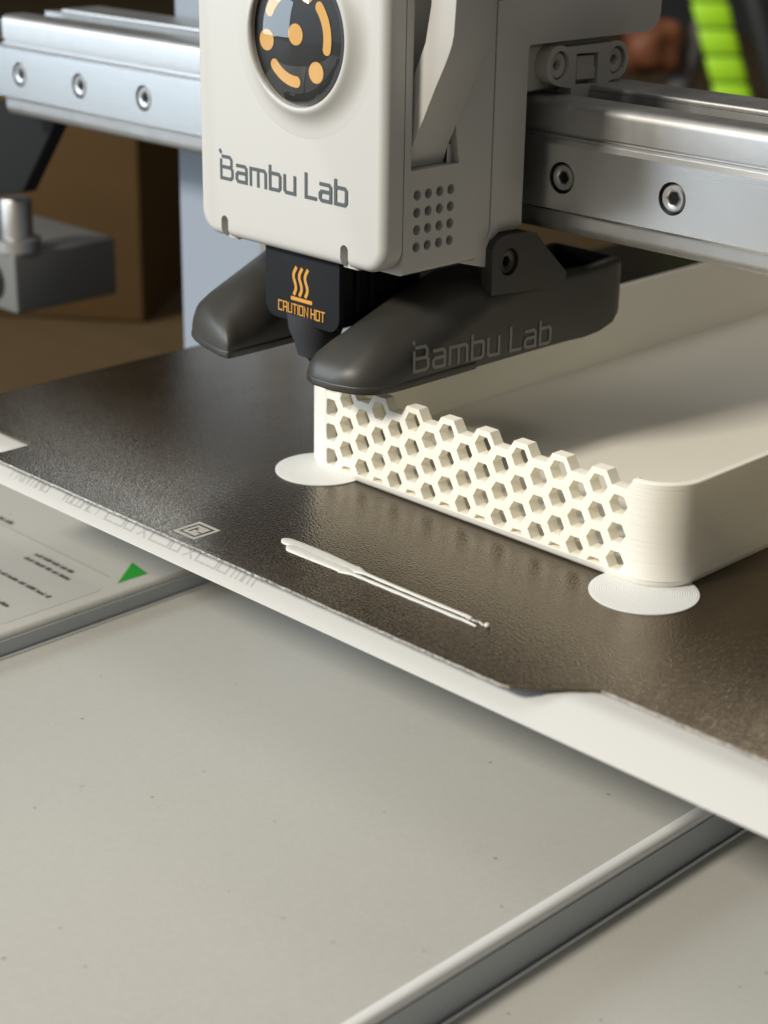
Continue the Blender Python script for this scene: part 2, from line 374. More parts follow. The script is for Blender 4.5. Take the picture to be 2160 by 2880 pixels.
def stroke(pts, t):
    L, Rr = [], []
    n = len(pts)
    closed = False
    for i in range(n):
        p = Vector(pts[i])
        d0 = (Vector(pts[i]) - Vector(pts[i - 1])).normalized() if i > 0 else None
        d1 = (Vector(pts[i + 1]) - Vector(pts[i])).normalized() if i < n - 1 else None
        d0 = d0 or d1; d1 = d1 or d0
        nn = Vector((-d0.y, d0.x)) + Vector((-d1.y, d1.x))
        if nn.length < 1e-6: nn = Vector((-d1.y, d1.x))
        nn.normalize()
        k = t / 2 / max(0.45, nn.dot(Vector((-d1.y, d1.x))))
        e = Vector((0, 0))
        if i == 0: e = -d1 * t / 2
        if i == n - 1: e = d0 * t / 2
        L.append(p + nn * k + e); Rr.append(p - nn * k + e)
    return L, Rr

def lettering(bm, text, size, t, origin, du, dv, dn, gap=0.2, space=0.42, thick=0.12):
    """origin is the lower left corner of the first letter; du, dv, dn are right, up and outward directions"""
    O, du, dv, dn = Vector(origin), Vector(du), Vector(dv), Vector(dn)
    x = 0.0; lift = 0.0
    for ch in text:
        if ch == ' ': x += space; continue
        wd, strokes = G['l' if ch == 'L' and size > 4 and 'B' in text else ch]
        for pts in strokes:
            L, R = stroke([((x + u) * size, v * size) for u, v in pts], t)
            lift += 0.012
            def pt(q, h): return O + du * q.x + dv * q.y + dn * h
            A = [bm.verts.new(pt(q, thick + lift + 0.008 * i_)) for i_, q in enumerate(L)]; B = [bm.verts.new(pt(q, thick + lift + 0.008 * i_)) for i_, q in enumerate(R)]
            for i in range(len(L) - 1): bm.faces.new((A[i], A[i + 1], B[i + 1], B[i]))
        x += wd + gap
    return x * size
def text_width(text, gap=0.2, space=0.42):
    return sum(space if c == ' ' else G['l' if c == 'L' and 'B' in text else c][0] + gap for c in text) - gap

# ================================================================== SETTING
def f(bm):
    box(bm, -2600, 1600, -1200, 1500, -110, -82)
tag(simple('tabletop', 'table', None, f, bev=3), kind='structure')
def f(bm):
    box(bm, -2600, 1600, 1500, 1520, -110, 2800)
    box(bm, -2620, -2600, -1200, 1500, -110, 2800)
tag(simple('room_wall', 'wall', None, f), kind='structure')

# ================================================================== PRINTER BASE
base = thing('printer_base', (30, 0, -80), 'pale grey plastic printer base in stepped panels under the white bed', 'printer base')
def panel(name, x0, x1, ztop, zbot=-80, lab=None, y1=150):
    def f(bm):
        P = [(x0, zbot), (x1, zbot), (x1, ztop - 1.6)] + [(x1 - 1.6 + 1.6 * math.cos(math.radians(a)), ztop - 1.6 + 1.6 * math.sin(math.radians(a))) for a in range(10, 91, 10)]
        P += [(x0 + 0.3, ztop), (x0, ztop - 0.3)]
        extrude(bm, P, 'y', -280, y1)
    o = simple(name, 'base', base, f, angle=50)
    if lab: o['label'] = lab
    return o
panel('base_panel', -300, -50.4, -42.4, y1=40, lab='raised left base panel with printed notes and a green arrow')
panel('base_panel', -49.9, 115.0, -48.4, lab='wide middle base panel in front of the white bed')
panel('base_panel', 115.9, 330, -58.8, lab='lower right base panel beyond the step')
for x0, z0 in ((-49.8, -48.4), (116.0, -58.8)):  # paler bead along each step's foot, its bright line put into the colour
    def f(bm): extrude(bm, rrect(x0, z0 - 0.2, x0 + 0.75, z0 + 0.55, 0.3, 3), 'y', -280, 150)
    simple('edge_highlight', 'highlight', base, f, angle=60)
def f(bm): extrude(bm, rrect(112.2, -50.6, 115.25, -48.1, [0.6, 0.9, 1.15, 1.1], 5), 'y', -280, 150)  # paler bead painted in for the highlight on the step's upper edge
simple('edge_highlight', 'highlight', base, f, angle=60)
for x0, z0, z1 in ((-50.4, -80, -44.0), (115.0, -80, -50.7)):   # grey skirt closing each step
    def f(bm): box(bm, x0 + 0.02, x0 + 0.32, -279, 39, z0, z1)
    simple('grey_skirt', 'skirt', base, f)
# printed sheet on the left panel
def f(bm): extrude(bm, rrect(-145, -58.5, -55.6, -26.1, 2), 'z', -42.4, -42.32)
sheet = simple('label_sheet', 'film', base, f)
def f(bm): extrude(bm, [(-56.3, -20.8), (-56.0, -11.0), (-64.8, -9.5)], 'z', -42.4, -42.3)
simple('green_arrow', 'arrow', base, f)
def squiggle(bm, x0, x1, y, h, z):
    x = x0
    while x < x1 - 0.4:
        wl = random.uniform(2.2, 5.0)
        xe = min(x + wl, x1)
        xx = x
        while xx < xe:
            wd = random.uniform(0.35, 0.6); hh = random.choice((h, h, h * 0.7))
            extrude(bm, [(xx, y), (min(xx + wd, xe), y), (min(xx + wd, xe), y + hh), (xx, y + hh)], 'z', z, z + 0.06)
            xx += wd + 0.12
        x = xe + 0.8
def f(bm):
    for (a, b, y, h) in ((-87.6, -70.2, -26.0, 1.4), (-87.6, -66.8, -29.5, 1.4), (-125, -60.9, -40.0, 1.5), (-125, -63.3, -51.0, 1.5), (-135, -109.9, -18.2, 1.6)):
        squiggle(bm, a, b, y, h, -42.31)
tag(simple('small_print', 'ink', sheet, f), kind='stuff')
def f(bm): box(bm, -145, -61.1, -20.1, -19.6, -42.4, -42.34)
simple('printed_line', 'ink_line', base, f)

# ================================================================== PRINT BED
bed = thing('print_bed', (25, 70, -9), 'white moving print bed under the dark plate, grey lettering along its front', 'print bed')
def f(bm):
    prof = [(-42.0, -0.8), (-44.8, -1.0), (-45.8, -1.25), (-46.6, -1.6), (-47.3, -2.0), (-52.95, -6.2), (-53.0, -6.45), (-52.7, -6.7), (-48, -9), (266, -9), (266, -0.8)]
    extrude(bm, [(y, z) for y, z in prof], 'x', -101.5, 190)
simple('bed_carriage', 'bed', bed, f, angle=35)
CURVE = [(-52.95, -6.2), (-47.3, -2.0), (-46.6, -1.6), (-45.8, -1.25), (-44.8, -1.0), (-42.0, -0.8)]
def on_front(d):                             # point a distance d up the curved front from the lettering's base line
    d += 2.55
    for (y0, z0), (y1, z1) in zip(CURVE, CURVE[1:]):
        L = math.hypot(y1 - y0, z1 - z0)
        if d <= L: return y0 + (y1 - y0) * d / L, z0 + (z1 - z0) * d / L, -(z1 - z0) / L, (y1 - y0) / L
        d -= L
    return y1, z1, 0, 1
def f(bm):
    def put(txt, x, hgt, width, t=0.5, up=0.0):
        kx = width / (text_width(txt) * hgt) if width else 1.0
        cur = 0.0; lift = 0.02
        for ch in txt:
            wd, strokes = G[ch]
            for pts in strokes:
                dense = []
                for p, q in zip(pts, pts[1:]): dense += [tuple(p[i] + (q[i] - p[i]) * k / 5 for i in (0, 1)) for k in range(5)]
                dense.append(pts[-1])
                L, Rr = stroke([((cur + u) * hgt * kx, v * hgt) for u, v in dense], t)
                lift += 0.002
                def pt(q, i):
                    y, z, ny, nz = on_front(q.y + up); h = lift + 0.0015 * i
                    return (x + q.x, y + ny * h, z + nz * h)
                A = [bm.verts.new(pt(q, i)) for i, q in enumerate(L)]; B = [bm.verts.new(pt(q, i)) for i, q in enumerate(Rr)]
                for i in range(len(L) - 1): bm.faces.new((A[i], A[i + 1], B[i + 1], B[i]))
            cur += wd + 0.2
    for x in (-19.0, -2.2, 14.4): put('256', x, 4.6, 10.2)
    for x in (-6.4, 10.3): put('x', x, 3.8, 2.6)
    put('mm', 26.6, 4.5, 6.8); put('3', 34.2, 1.7, 1.0, 0.34, 1.7)
    put('|', -22.5, 4.4, None, 0.35)
    put('VOLUME', -36.3, 3.8, 11.7, 0.42); put('PRINTING', -57.8, 3.8, 15.3, 0.42)
simple('bed_lettering', 'bed_print', bed, f)

# ================================================================== BUILD PLATE
plate = thing('build_plate', (25, 70, 0), 'dark bronze textured steel build plate with a front tab, lying on the white bed', 'build plate')
def rough_edge(pts, step=1.2, amp=0.10):
    out = []
    n = len(pts)
    for i in range(n):
        a, b = Vector(pts[i]), Vector(pts[(i + 1) % n]); d = b - a
        m = max(1, int(d.length / step)) if (abs(a.y + 53.3) < 14 and abs(b.y + 53.3) < 14) else 1
        nn = Vector((-d.y, d.x)).normalized()
        for k in range(m):
            p = a + d * (k / m)
            if k: p = p + nn * random.uniform(-amp, amp)
            out.append((p.x, p.y))
    return out
tab = [(-103.5, -41.6), (-98, -41.6), (-90, -53.3), (106.2, -53.3), (108.2, -52.8), (109.2, -52.0), (119.4, -42.6), (121.0, -41.7), (123, -41.5),
       (192, -41.5), (192, 264), (-103.5, 264)]
slot = [(-81, -50.2), (-63.2, -50.2), (-62.7, -49.6), (-62.7, -41.6), (-63.2, -41.0), (-81, -41.0)]
def f(bm):
    extrude(bm, rough_edge(tab), 'z', -0.55, 0, holes=[slot])
    bm.normal_update()
    for fc in bm.faces: fc.material_index = 1 if (fc.normal.y < -0.9 and abs(fc.normal.z) < 0.7) else 0
simple('steel_sheet', ['plate', 'plate_edge'], plate, f, angle=30)
def f(bm):
    extrude(bm, [(-62.0, -52.9), (106.0, -52.9), (114.5, -45.0), (118.6, -41.4), (-62.0, -41.4)], 'z', -0.02, 0.025)
simple('front_strip', 'plate_smooth', plate, f)
def f(bm):                                   # square alignment mark
    z0, z1 = 0.0, 0.06
    extrude(bm, [(6.6, -50.7), (14.0, -50.7), (14.0, -43.0), (6.6, -43.0)], 'z', z0, z1, holes=[[(7.45, -49.85), (13.15, -49.85), (13.15, -43.85), (7.45, -43.85)]])
    inner = [(8.2, -49.1), (12.4, -49.1), (12.4, -47.6), (11.2, -47.6), (11.2, -47.0), (12.4, -47.0), (12.4, -44.6), (8.2, -44.6)]
    hole = [(9.0, -48.3), (9.7, -48.3), (9.7, -46.9), (10.5, -46.9), (10.5, -46.2), (9.7, -46.2), (9.7, -45.4), (9.0, -45.4)]
    extrude(bm, inner, 'z', z0, z1, holes=[hole])
simple('square_mark', 'marker', plate, f)

# ================================================================== PRINTED TRAY
TX0, TX1, TY0, TY1, TR = -8.0, 104.5, 0.0, 250.0, 10.2
ZT = 23.5
tray = thing('printed_tray', (48, 95, 0.3), 'cream printed tray with a honeycomb front wall, still being printed on the dark plate', 'printed tray')
def ins(d): return rrect(TX0 + d, TY0 + d, TX1 - d, TY1 - d, max(0.5, TR - d), 10)
def f(bm):
    loft(bm, [[(x, y, z) for x, y in ins(d)] for d, z in ((1.3, 0.04), (0.9, 0.3), (0.45, 1.0), (0.28, 1.75), (0.35, 1.9), (0.8, 1.95))])
simple('tray_floor', 'print', tray, f, angle=25)
PX0, PX1 = 2.3, 94.2
def f(bm):                                    # wall shell from the right end of the honeycomb all the way round
    pts = [(PX1, TY0)]
    def arc(cx, cy, a0, a1, n=12):
        return [(cx + TR * math.cos(math.radians(a0 + (a1 - a0) * k / n)), cy + TR * math.sin(math.radians(a0 + (a1 - a0) * k / n))) for k in range(n + 1)]
    path = [((PX1, 0), (0, -1))]
    for cx, cy, a0 in ((TX1 - TR, TR, 270), (TX1 - TR, TY1 - TR, 0), (TX0 + TR, TY1 - TR, 90), (TX0 + TR, TR, 180)):
        for k in range(13):
            t = math.radians(a0 + 90 * k / 12); path.append(((cx + TR * math.cos(t), cy + TR * math.sin(t)), (math.cos(t), math.sin(t))))
    path.append(((PX0, 0), (0, -1)))
    th = 1.7
    prof = [(0.0, 1.95), (0.0, ZT - 0.25), (0.22, ZT), (0.72, ZT), (0.80, ZT - 0.08), (0.95, ZT - 0.08), (1.03, ZT), (th - 0.22, ZT), (th, ZT - 0.25), (th, 1.95)]
    rings = [[(p[0] - nn[0] * d, p[1] - nn[1] * d, z) for d, z in prof] for p, nn in path]
    loft(bm, rings)
simple('tray_wall', 'print', tray, f, angle=40)
# honeycomb front panel
RH, RO = 2.43, 3.98
def hexa(cx, cz, r): return [(cx + r * math.cos(math.radians(60 * k)), cz + r * math.sin(math.radians(60 * k))) for k in range(6)]
def clip(poly, u0, u1, v0):
    def cl(P, ins_, inter):
        out = []
        for i in range(len(P)):
            a, b = P[i - 1], P[i]
            if ins_(b):
                if not ins_(a): out.append(inter(a, b))
                out.append(b)
            elif ins_(a): out.append(inter(a, b))
        return out
    def at(c, k): return lambda a, b: tuple(a[j] + (b[j] - a[j]) * (c - a[k]) / (b[k] - a[k]) for j in (0, 1))
    for c, k, s in ((u0, 0, 1), (u1, 0, -1), (v0, 1, 1)):
        if poly: poly = cl(poly, lambda p: s * (p[k] - c) >= 0, at(c, k))
    return poly
A_ = [20.35 + 10.85 * k for k in range(-2, 8)]; B_ = [14.95 + 10.85 * k for k in range(-1, 8)]
ZA = 20.05; ROW = 6.27
def f(bm):
    zv = 20.9
    top = []
    for a in A_:
        hw = 1.99 + (ZT - zv) / math.tan(math.radians(60)) + 0.0
        for q in ((a - hw, zv), (a - 1.9, ZT), (a + 1.9, ZT), (a + hw, zv)): top.append(q)
    tp = []
    for i, q in enumerate(top):
        if PX0 < q[0] < PX1: tp.append(q)
        elif i + 1 < len(top) and q[0] <= PX0 < top[i + 1][0]:
            r = top[i + 1]; tp.append((PX0, q[1] + (r[1] - q[1]) * (PX0 - q[0]) / (r[0] - q[0])))
        if q[0] < PX1 and i + 1 < len(top) and top[i + 1][0] >= PX1:
            r = top[i + 1]; tp.append((PX1, q[1] + (r[1] - q[1]) * (PX1 - q[0]) / (r[0] - q[0])))
    outer = [(PX0, 1.9), (PX1, 1.9)] + tp[::-1]
    holes = []
    for cols, zs in ((A_, [ZA - ROW * k for k in range(4)]), (B_, [ZA - ROW / 2 - ROW * k for k in range(3)])):
        for cx in cols:
            for cz in zs:
                h = clip(hexa(cx, cz, RH), PX0 + 0.25, PX1 - 0.25, 2.25)
                if len(h) >= 3:
                    xs = [p[0] for p in h]; zz = [p[1] for p in h]
                    if max(xs) - min(xs) > 0.6 and max(zz) - min(zz) > 0.6: holes.append([(p[0] + random.uniform(-.07, .07), p[1] + random.uniform(-.06, .06)) for p in h])
    extrude(bm, outer, 'y', 0.06, 3.0, holes=holes)
simple('honeycomb_panel', 'print', tray, f, angle=20)
def ear(cx, cy):
    def f(bm):
        prof = [(11.5, 0.02), (11.5, 0.24), (11.3, 0.30), (11.0, 0.30)]
        lathe(bm, prof, (cx, cy, 0), 'z', 64, cap0=True, cap1=True)
    bm = bmesh.new(); f(bm)
    o = finish('brim_ear', bm, 'disc', tray, 30)
    return o
for (cx, cy) in ((0.4, 0.7), (99.3, -0.4)):
    o = ear(cx, cy)
    d = Vector((cx, cy, 0)) - Vector(tray['_base'])
    for v in o.data.vertices: v.co -= d * S        # own origin at the disc centre so the rings run round it
    o.location = d * S

# ================================================================== PURGE LINE
def ribbon(bm, path, wid, hgt, z=0.0):
    rings = []
    for i, (x, y) in enumerate(path):
        a = Vector(path[max(0, i - 1)]); b = Vector(path[min(len(path) - 1, i + 1)]); d = (b - a).normalized(); nn = Vector((-d.y, d.x))
        wv, hv = wid[i] / 2, hgt[i]
        R = []
        for k in range(9):
            t = math.pi * k / 8
            R.append((x + nn.x * wv * math.cos(t), y + nn.y * wv * math.cos(t), z + hv * math.sin(t) ** 0.7 if 0 < k < 8 else z))
        rings.append(R)
    loft(bm, rings)
purge = thing('purge_line', (55, -38, 0), 'white filament purge line, fat at one end, stuck on the dark plate', 'filament line')
def line(bm, xs, y, wmax, wmin, jit, thin_from, x_end, shift=0):
    path, wid, hg = [], [], []
    n = 64
    for k in range(n + 1):
        u = k / n; x = xs + (x_end - xs) * u
        if u < 0.03: ww = wmax * (0.35 + 0.65 * math.sqrt(u / 0.03))
        elif u < thin_from: ww = wmax * (0.9 + 0.18 * math.sin(u * 9 + shift))
        elif u < thin_from + 0.06: q = (u - thin_from) / 0.06; ww = wmax * (1 - q) + wmin * q
        else: ww = wmin * (1 + 0.10 * math.sin(u * 60 + shift))
        if u > 0.97: ww *= 0.8
        yy = y + jit * math.sin(u * 7 + shift) + (0 if u < thin_from else 0.9 * jit)
        path.append((x, yy)); wid.append(max(ww, 0.3)); hg.append(0.30 + 0.18 * ww / wmax)
    ribbon(bm, path, wid, hg, 0.02)
simple('filament_bead', 'bead', purge, lambda bm: line(bm, 27.3, -36.3, 3.3, 1.0, 0.10, 0.40, 83.6), angle=50)
simple('filament_bead', 'bead', purge, lambda bm: line(bm, 31.0, -38.3, 3.3, 0.95, 0.10, 0.34, 82.6, 1.3), angle=50)
def f(bm):
    for k in range(9):
        u = k / 8; ribbon(bm, [(82.6 + 5.0 * u, -36.6 - 0.3 * math.sin(k)), (83.1 + 5.0 * u, -36.7 - 0.25 * math.sin(k * 2.1))], [0.45, 0.35], [0.3, 0.25], 0.02)
    lathe(bm, [(0.02, 0.75), (0.4, 0.7), (0.62, 0.4), (0.6, 0.1), (0.4, 0.02)], (88.2, -36.7, 0), 'z', 14, True, True)
    ribbon(bm, [(82.2, -38.0), (84.6, -38.2), (86.8, -38.3)], [0.7, 0.55, 0.4], [0.4, 0.4, 0.3], 0.02)
simple('filament_end', 'bead', purge, f, angle=50)

# ================================================================== X AXIS BEAM
beam = thing('x_axis_beam', (30, 64, 57), 'silver aluminium gantry beam with a bolted steel rail behind the print head', 'gantry beam')
XL, XR = -199.0, 330.0
def f(bm):
    # front lobe with a shallow groove just above the rail, then a tall slot and a rear wall
    outer = rrect(47.3, 57, 78, 88.2, [2.6, 2.0, 0.2, 2.4], 6)
    tl = [p for p in outer]
    # insert the slot on the top edge (outer runs bl, br, tr, tl)
    k = max(i for i, p in enumerate(tl) if abs(p[0] - 77.8) < 0.5 and p[1] > 80)
    slot_ = [(64, 88.2), (64, 70), (56.4, 70), (56.4, 87.4), (55.6, 88.2)]
    tl = tl[:k + 1] + slot_ + tl[k + 1:]
    g = [(47.3, 80.9), (48.2, 80.8), (48.2, 80.1), (47.3, 80.0)]
    j = len(tl)
    tl = tl[:j] + g
    extrude(bm, tl, 'x', XL, XR)
simple('extrusion', 'alu', beam, f, angle=35)
def f(bm): extrude(bm, rrect(64.3, 88.25, 79, 89.6, [0.2, 0.4, 0.4, 0.6], 3), 'x', -190, XR)
simple('belt_cover_lip', 'alu', beam, f, angle=35)
SCX = [33.9 + 31.8 * k for k in range(-7, 10)]
def rail_f(bm):
    P = [(0.0, 62.4), ]
    extrude(bm, [(XL - 4, 63.0), (XR, 63.0), (XR, 78.2), (XL - 4, 78.2)], 'y', 46.0, 49.9, holes=[circle(x, 70.6, 3.75, 28) for x in SCX])
    for z0, z1, za, zb in ((63.0, 62.4, 63.0, 62.4), (78.2, 79.3, 78.2, 79.3)):
        R = []
        for x in (XL - 4, XR):
            R.append([(x, 46.0, z0), (x, 46.7 if z1 > 70 else 46.4, z1), (x, 49.9, z1), (x, 49.9, z0)])
        loft(bm, R)
rail = simple('linear_rail', 'steel', beam, rail_f, angle=25)
def screw_mesh(name, r, hexr, y0, y1, material, parent, cx, cz, axis='y', dark='black', depth=2.0, bore=None):
    bm = bmesh.new()
    # domed ring with a hexagonal socket
    n = 24
    def ring(rad, h, hx=False):
        out = []
        for k in range(n):
            t = 2 * math.pi * k / n
            rr = rad
            if hx:
                q = (t % (math.pi / 3)) - math.pi / 6; rr = rad * math.cos(math.pi / 6) / math.cos(q)
            u, v = rr * math.cos(t), rr * math.sin(t)
            out.append((cx + u, h, cz + v) if axis == 'y' else (h, cx + u, cz + v))
        return out
    s = 1 if y1 > y0 else -1
    rings = [ring(r, y1), ring(r, y0 + 0.5 * s), ring(r * 0.9, y0 + 0.05 * s), ring(hexr * 1.45, y0), ring(hexr * 1.12, y0 + 0.25 * s, True), ring(hexr, y0 + 0.5 * s, True), ring(hexr * 0.95, y0 + depth * s, True)]
    V = loft(bm, rings, cap=False)
    fc = bm.faces.new(V[-1]); fc.material_index = 1  # socket floor coloured black to stand for its shade
    bm.faces.new(V[0])
    if bore:  # black ring added for the shaded gap round the screw head
        W = loft(bm, [ring(r * 1.01, y1 - 0.15 * s), ring(bore, y1 - 0.15 * s)], cap=False)
        for v in W[0]:
            for fc in v.link_faces: fc.material_index = 1
    return finish(name, bm, [material, dark], parent, 30)
first = None
for x in SCX:
    if first is None:
        first = screw_mesh('screw', 3.15, 1.5, 46.2, 47.28, 'screw', rail, x, 70.6, depth=0.85, bore=3.74); fx = x
    else:
        c = first.copy(); COL.objects.link(c); c.parent = rail; c.location = ((x - fx) * S, 0, 0)
# dark corner bracket at the left end
def f(bm): extrude(bm, [(-226, 56.5), (-188.5, 56.5), (-212.5, 27.5), (-229, 24)], 'y', 60, 66)
simple('end_bracket', 'bracket', beam, f, bev=0.6)

# ================================================================== TOOL HEAD
head = thing('extruder_unit', (-6, 15, 24), 'white boxy print head with an orange marked dome, hanging over the cream tray', 'extruder')
def f(bm): extrude(bm, rrect(-37.6, 53.6, 26.0, 150, [6.0, 6.0, 4, 4], 8), 'y', -5.0, 0.9)
cover = simple('front_cover', 'shell', head, f, bev=2.3, seg=6, bang=50, sel=lambda e: e.verts[0].co.y < -4.9 and e.verts[1].co.y < -4.9)
bm = bmesh.new()
for x in (-28.1, 13.5):
    P = [(x - 1.25, 50), (x + 1.25, 50)] + [(x + 1.25 * math.cos(math.radians(a)), 57.6 + 1.25 * math.sin(math.radians(a))) for a in range(0, 181, 15)]
    extrude(bm, P, 'y', -8, -2.6)
cut(cover, bm)
for x in (-28.1, 13.5):                        # small screw lip in each notch
    def f(bm): extrude(bm, [(x - 2.6, 53.0), (x + 2.6, 53.0), (x + 1.9, 54.2), (x - 1.9, 54.2)], 'y', -2.9, 0.5)
    simple('notch_lip', 'shell', cover, f, bev=0.3, seg=2)
DX, DZ = -0.6, 103.5
bm = bmesh.new(); lathe(bm, [(13.0, -20), (13.0, 5)], (DX, 0, DZ), 'y', 48, True, True)
def f(bm):
    prof = [(23.2, -4.9), (22.6, -5.005), (21.6, -5.04), (20.6, -5.14), (19.6, -5.38), (18.6, -5.85), (17.5, -6.65), (16.9, -7.25), (16.4, -7.62), (15.95, -7.72), (15.5, -7.5), (15.3, -7.0), (15.2, -5.0)]
    lathe(bm, prof, (DX + 0.9, 0, DZ + 0.1), 'y', 72)
simple('dome_rim', 'shell', cover, f, angle=50)
def f(bm): lathe(bm, [(15.6, -6.2), (14.0, -6.3), (0.01, -6.4)], (DX + 1.0, 0, DZ), 'y', 48)
disc = simple('dome_disc', 'gloss_black', cover, f)
def f(bm):
    O = Vector((DX, -6.42, DZ))
    def dot(u, v, r): extrude(bm, circle(DX + u, DZ + v, r, 28), 'y', -6.50, -6.35)
    dot(-0.3, 0.3, 2.35); dot(-9.9, -1.7, 2.35); dot(6.4, -7.3, 2.35); dot(3.4, 9.6, 2.35)
    def arc(a0, a1, r=10.0, t=1.25):
        P = [(DX + (r + t) * math.cos(math.radians(a0 + (a1 - a0) * k / 20)), DZ + (r + t) * math.sin(math.radians(a0 + (a1 - a0) * k / 20))) for k in range(21)]
        ca = (DX + r * math.cos(math.radians(a1)), DZ + r * math.sin(math.radians(a1)))
        P += [(ca[0] + t * math.cos(math.radians(a1 + 180 * k / 8)), ca[1] + t * math.sin(math.radians(a1 + 180 * k / 8))) for k in range(1, 8)]
        P += [(DX + (r - t) * math.cos(math.radians(a1 + (a0 - a1) * k / 20)), DZ + (r - t) * math.sin(math.radians(a1 + (a0 - a1) * k / 20))) for k in range(21)]
        cb = (DX + r * math.cos(math.radians(a0)), DZ + r * math.sin(math.radians(a0)))
        P += [(cb[0] + t * math.cos(math.radians(a0 + 180 + 180 * k / 8)), cb[1] + t * math.sin(math.radians(a0 + 180 + 180 * k / 8))) for k in range(1, 8)]
        extrude(bm, P, 'y', -6.50, -6.35)
    arc(-12, 42); arc(223, 270); arc(107, 152)
simple('dome_mark', 'amber', cover, f)
def f(bm):
    prof = [(15.15, -6.8)] + [(15.1 * math.cos(math.radians(a)), -6.9 - 7.0 * math.sin(math.radians(a))) for a in range(3, 90, 3)] + [(0.02, -13.9)]
    lathe(bm, prof, (DX + 0.9, 0, DZ + 0.1), 'y', 72)
simple('clear_dome', 'dome', cover, f, angle=60)
def f(bm):
    wd = text_width('Bambu Lab', 0.3); k = 5.15
    lettering(bm, 'Bambu Lab', k, 0.84, (-29.0, -5.0, 67.9), (43.2 / (wd * k), 0, 0), (0, 0, 1), (0, -1, 0), gap=0.3, thick=0.03)
simple('front_lettering', 'logo_grey', cover, f)

# body behind the front cover: one shell with vent holes and a tall slot in its right side
body_out = [(1.3, 150), (1.3, 52.8), (23.0, 52.8), (26.6, 53.7), (29.0, 56.0), (29.9, 59.5), (29.9, 150)]
def f(bm): extrude(bm, body_out, 'x', -36.6, 25.9)
body = simple('rear_shell', 'shell', head, f, bev=5.2, seg=6, bang=80, sel=lambda e: all(abs(v.co.z - 52.8) < 0.01 and v.co.y < 24 for v in e.verts) and abs(e.verts[0].co.y - e.verts[1].co.y) > 5)
for y in (5.6, 9.2, 12.9, 16.5):
    bm = bmesh.new()
    for z in (58.9, 62.8, 66.7, 70.6): extrude(bm, circle(y, z, 1.2, 20), 'x', 22.4, 30)
    cut(body, bm)
bm = bmesh.new(); extrude(bm, [(3.4, 76.2), (19.0, 76.2), (17.6, 84.0), (17.6, 146), (3.6, 146)], 'x', 19.8, 30); cut(body, bm)
def f(bm):                                     # lever: a broad strap that leans out of the side slot
    cv = [(23.4, 76.3), (24.0, 78.0), (25.3, 81.3), (28.4, 87.5), (31.8, 94.6), (34.6, 100.0), (35.7, 102.4), (36.4, 104.2), (36.9, 106.5), (37.3, 113.5), (37.4, 150)]
    inner = [(30.5, 150), (30.0, 112), (28.5, 104), (24.0, 94), (20.2, 86), (20.0, 76.3)]
    V = cv + inner
    extrude(bm, V, 'y', 4.2, 16.3)
simple('release_lever', 'shell', head, f, bev=0.3, seg=2, angle=28, bang=50)
def f(bm):
    for k in range(3):
        lathe(bm, [(0.01, 76.3), (0.32, 76.3), (0.32, 80.5), (0.01, 80.5)], (24.2 - k * 0.3, 17.0 + k * 0.75, 0), 'z', 10)
simple('spring_coil', 'steel', head, f)
def f(bm):
    arcp = [(41.6 + 1.2 - 1.2 * math.cos(math.radians(a)), 99.2 + 1.2 * math.sin(math.radians(a))) for a in range(0, 91, 15)]
    P = [(30.4, 111), (30.4, 59), (28.6, 55.6), (24.6, 53.0), (20.8, 53.3), (21.2, 52.6), (29.3, 50.4), (30.0, 56.0), (33.5, 58.2), (41.6, 58.5)] + arcp + \
        [(86.5, 100.4), (89.0, 101.2), (90.6, 102.8), (91.2, 105), (91.2, 111)]
    extrude(bm, P, 'x', -4, 26.0)
simple('rear_mount', 'shell', head, f, bev=0.5, seg=2, bang=50)
def f(bm): extrude(bm, [(30.4, 111.3), (91.2, 111.3), (91.2, 150), (30.4, 150)], 'x', -4, 26.0)
simple('upper_cover', 'shell', head, f, bev=0.5, seg=2)
def f(bm): box(bm, -34, -4.5, 30, 44, 58, 150)
simple('carriage_block', 'black', head, f)

# caution label, hot end, sock
def f(bm): extrude(bm, rrect(-17.8, 35.9, 8.0, 56, [3.6, 3.6, 0.5, 0.5], 6), 'y', -1.2, 0.8)
heat = simple('heat_shield', 'heat', head, f, bev=0.3, seg=2)
def f(bm):
    for x in (-6.9, -4.9, -2.9):               # three rising heat waves
        pts = [(x + 0.55 * math.sin(math.pi * 2 * k / 16 + 0.2) - 0.6 + 0.6 * (k / 16), 43.0 + 6.2 * k / 16) for k in range(17)]
        L, R = stroke(pts, 0.85)
        A = [bm.verts.new((q.x, -1.27, q.y)) for q in L]; B = [bm.verts.new((q.x, -1.27, q.y)) for q in R]
        A0 = [bm.verts.new((q.x, -1.15, q.y)) for q in L]; B0 = [bm.verts.new((q.x, -1.15, q.y)) for q in R]
        for i in range(16):
            bm.faces.new((A[i], A[i + 1], B[i + 1], B[i])); bm.faces.new((A0[i], A0[i + 1], A[i + 1], A[i])); bm.faces.new((B[i], B[i + 1], B0[i + 1], B0[i]))
    extrude(bm, [(-8.6, 41.3), (-1.2, 41.3), (-1.2, 42.2), (-8.6, 42.2)], 'y', -1.27, -1.15)
simple('heat_symbol', 'orange', heat, f)
def f(bm):
    t = 'CAUTION HOT'; k = 2.25; wd = text_width(t, 0.26, 0.30)
    lettering(bm, t, k, 0.34, (-13.0, -1.2, 38.1), (16.3 / (wd * k), 0, 0), (0, 0, 1), (0, -1, 0), gap=0.26, space=0.30, thick=0.05)
simple('caution_lettering', 'orange', heat, f)
def f(bm):
    box(bm, -16, 7.0, 1.0, 27, 37, 53.4)
    for y in (4.5, 9.0): box(bm, 6.9, 8.2, y, y + 1.6, 40, 51)
simple('hot_end', 'black', head, f, bev=0.4, seg=2)
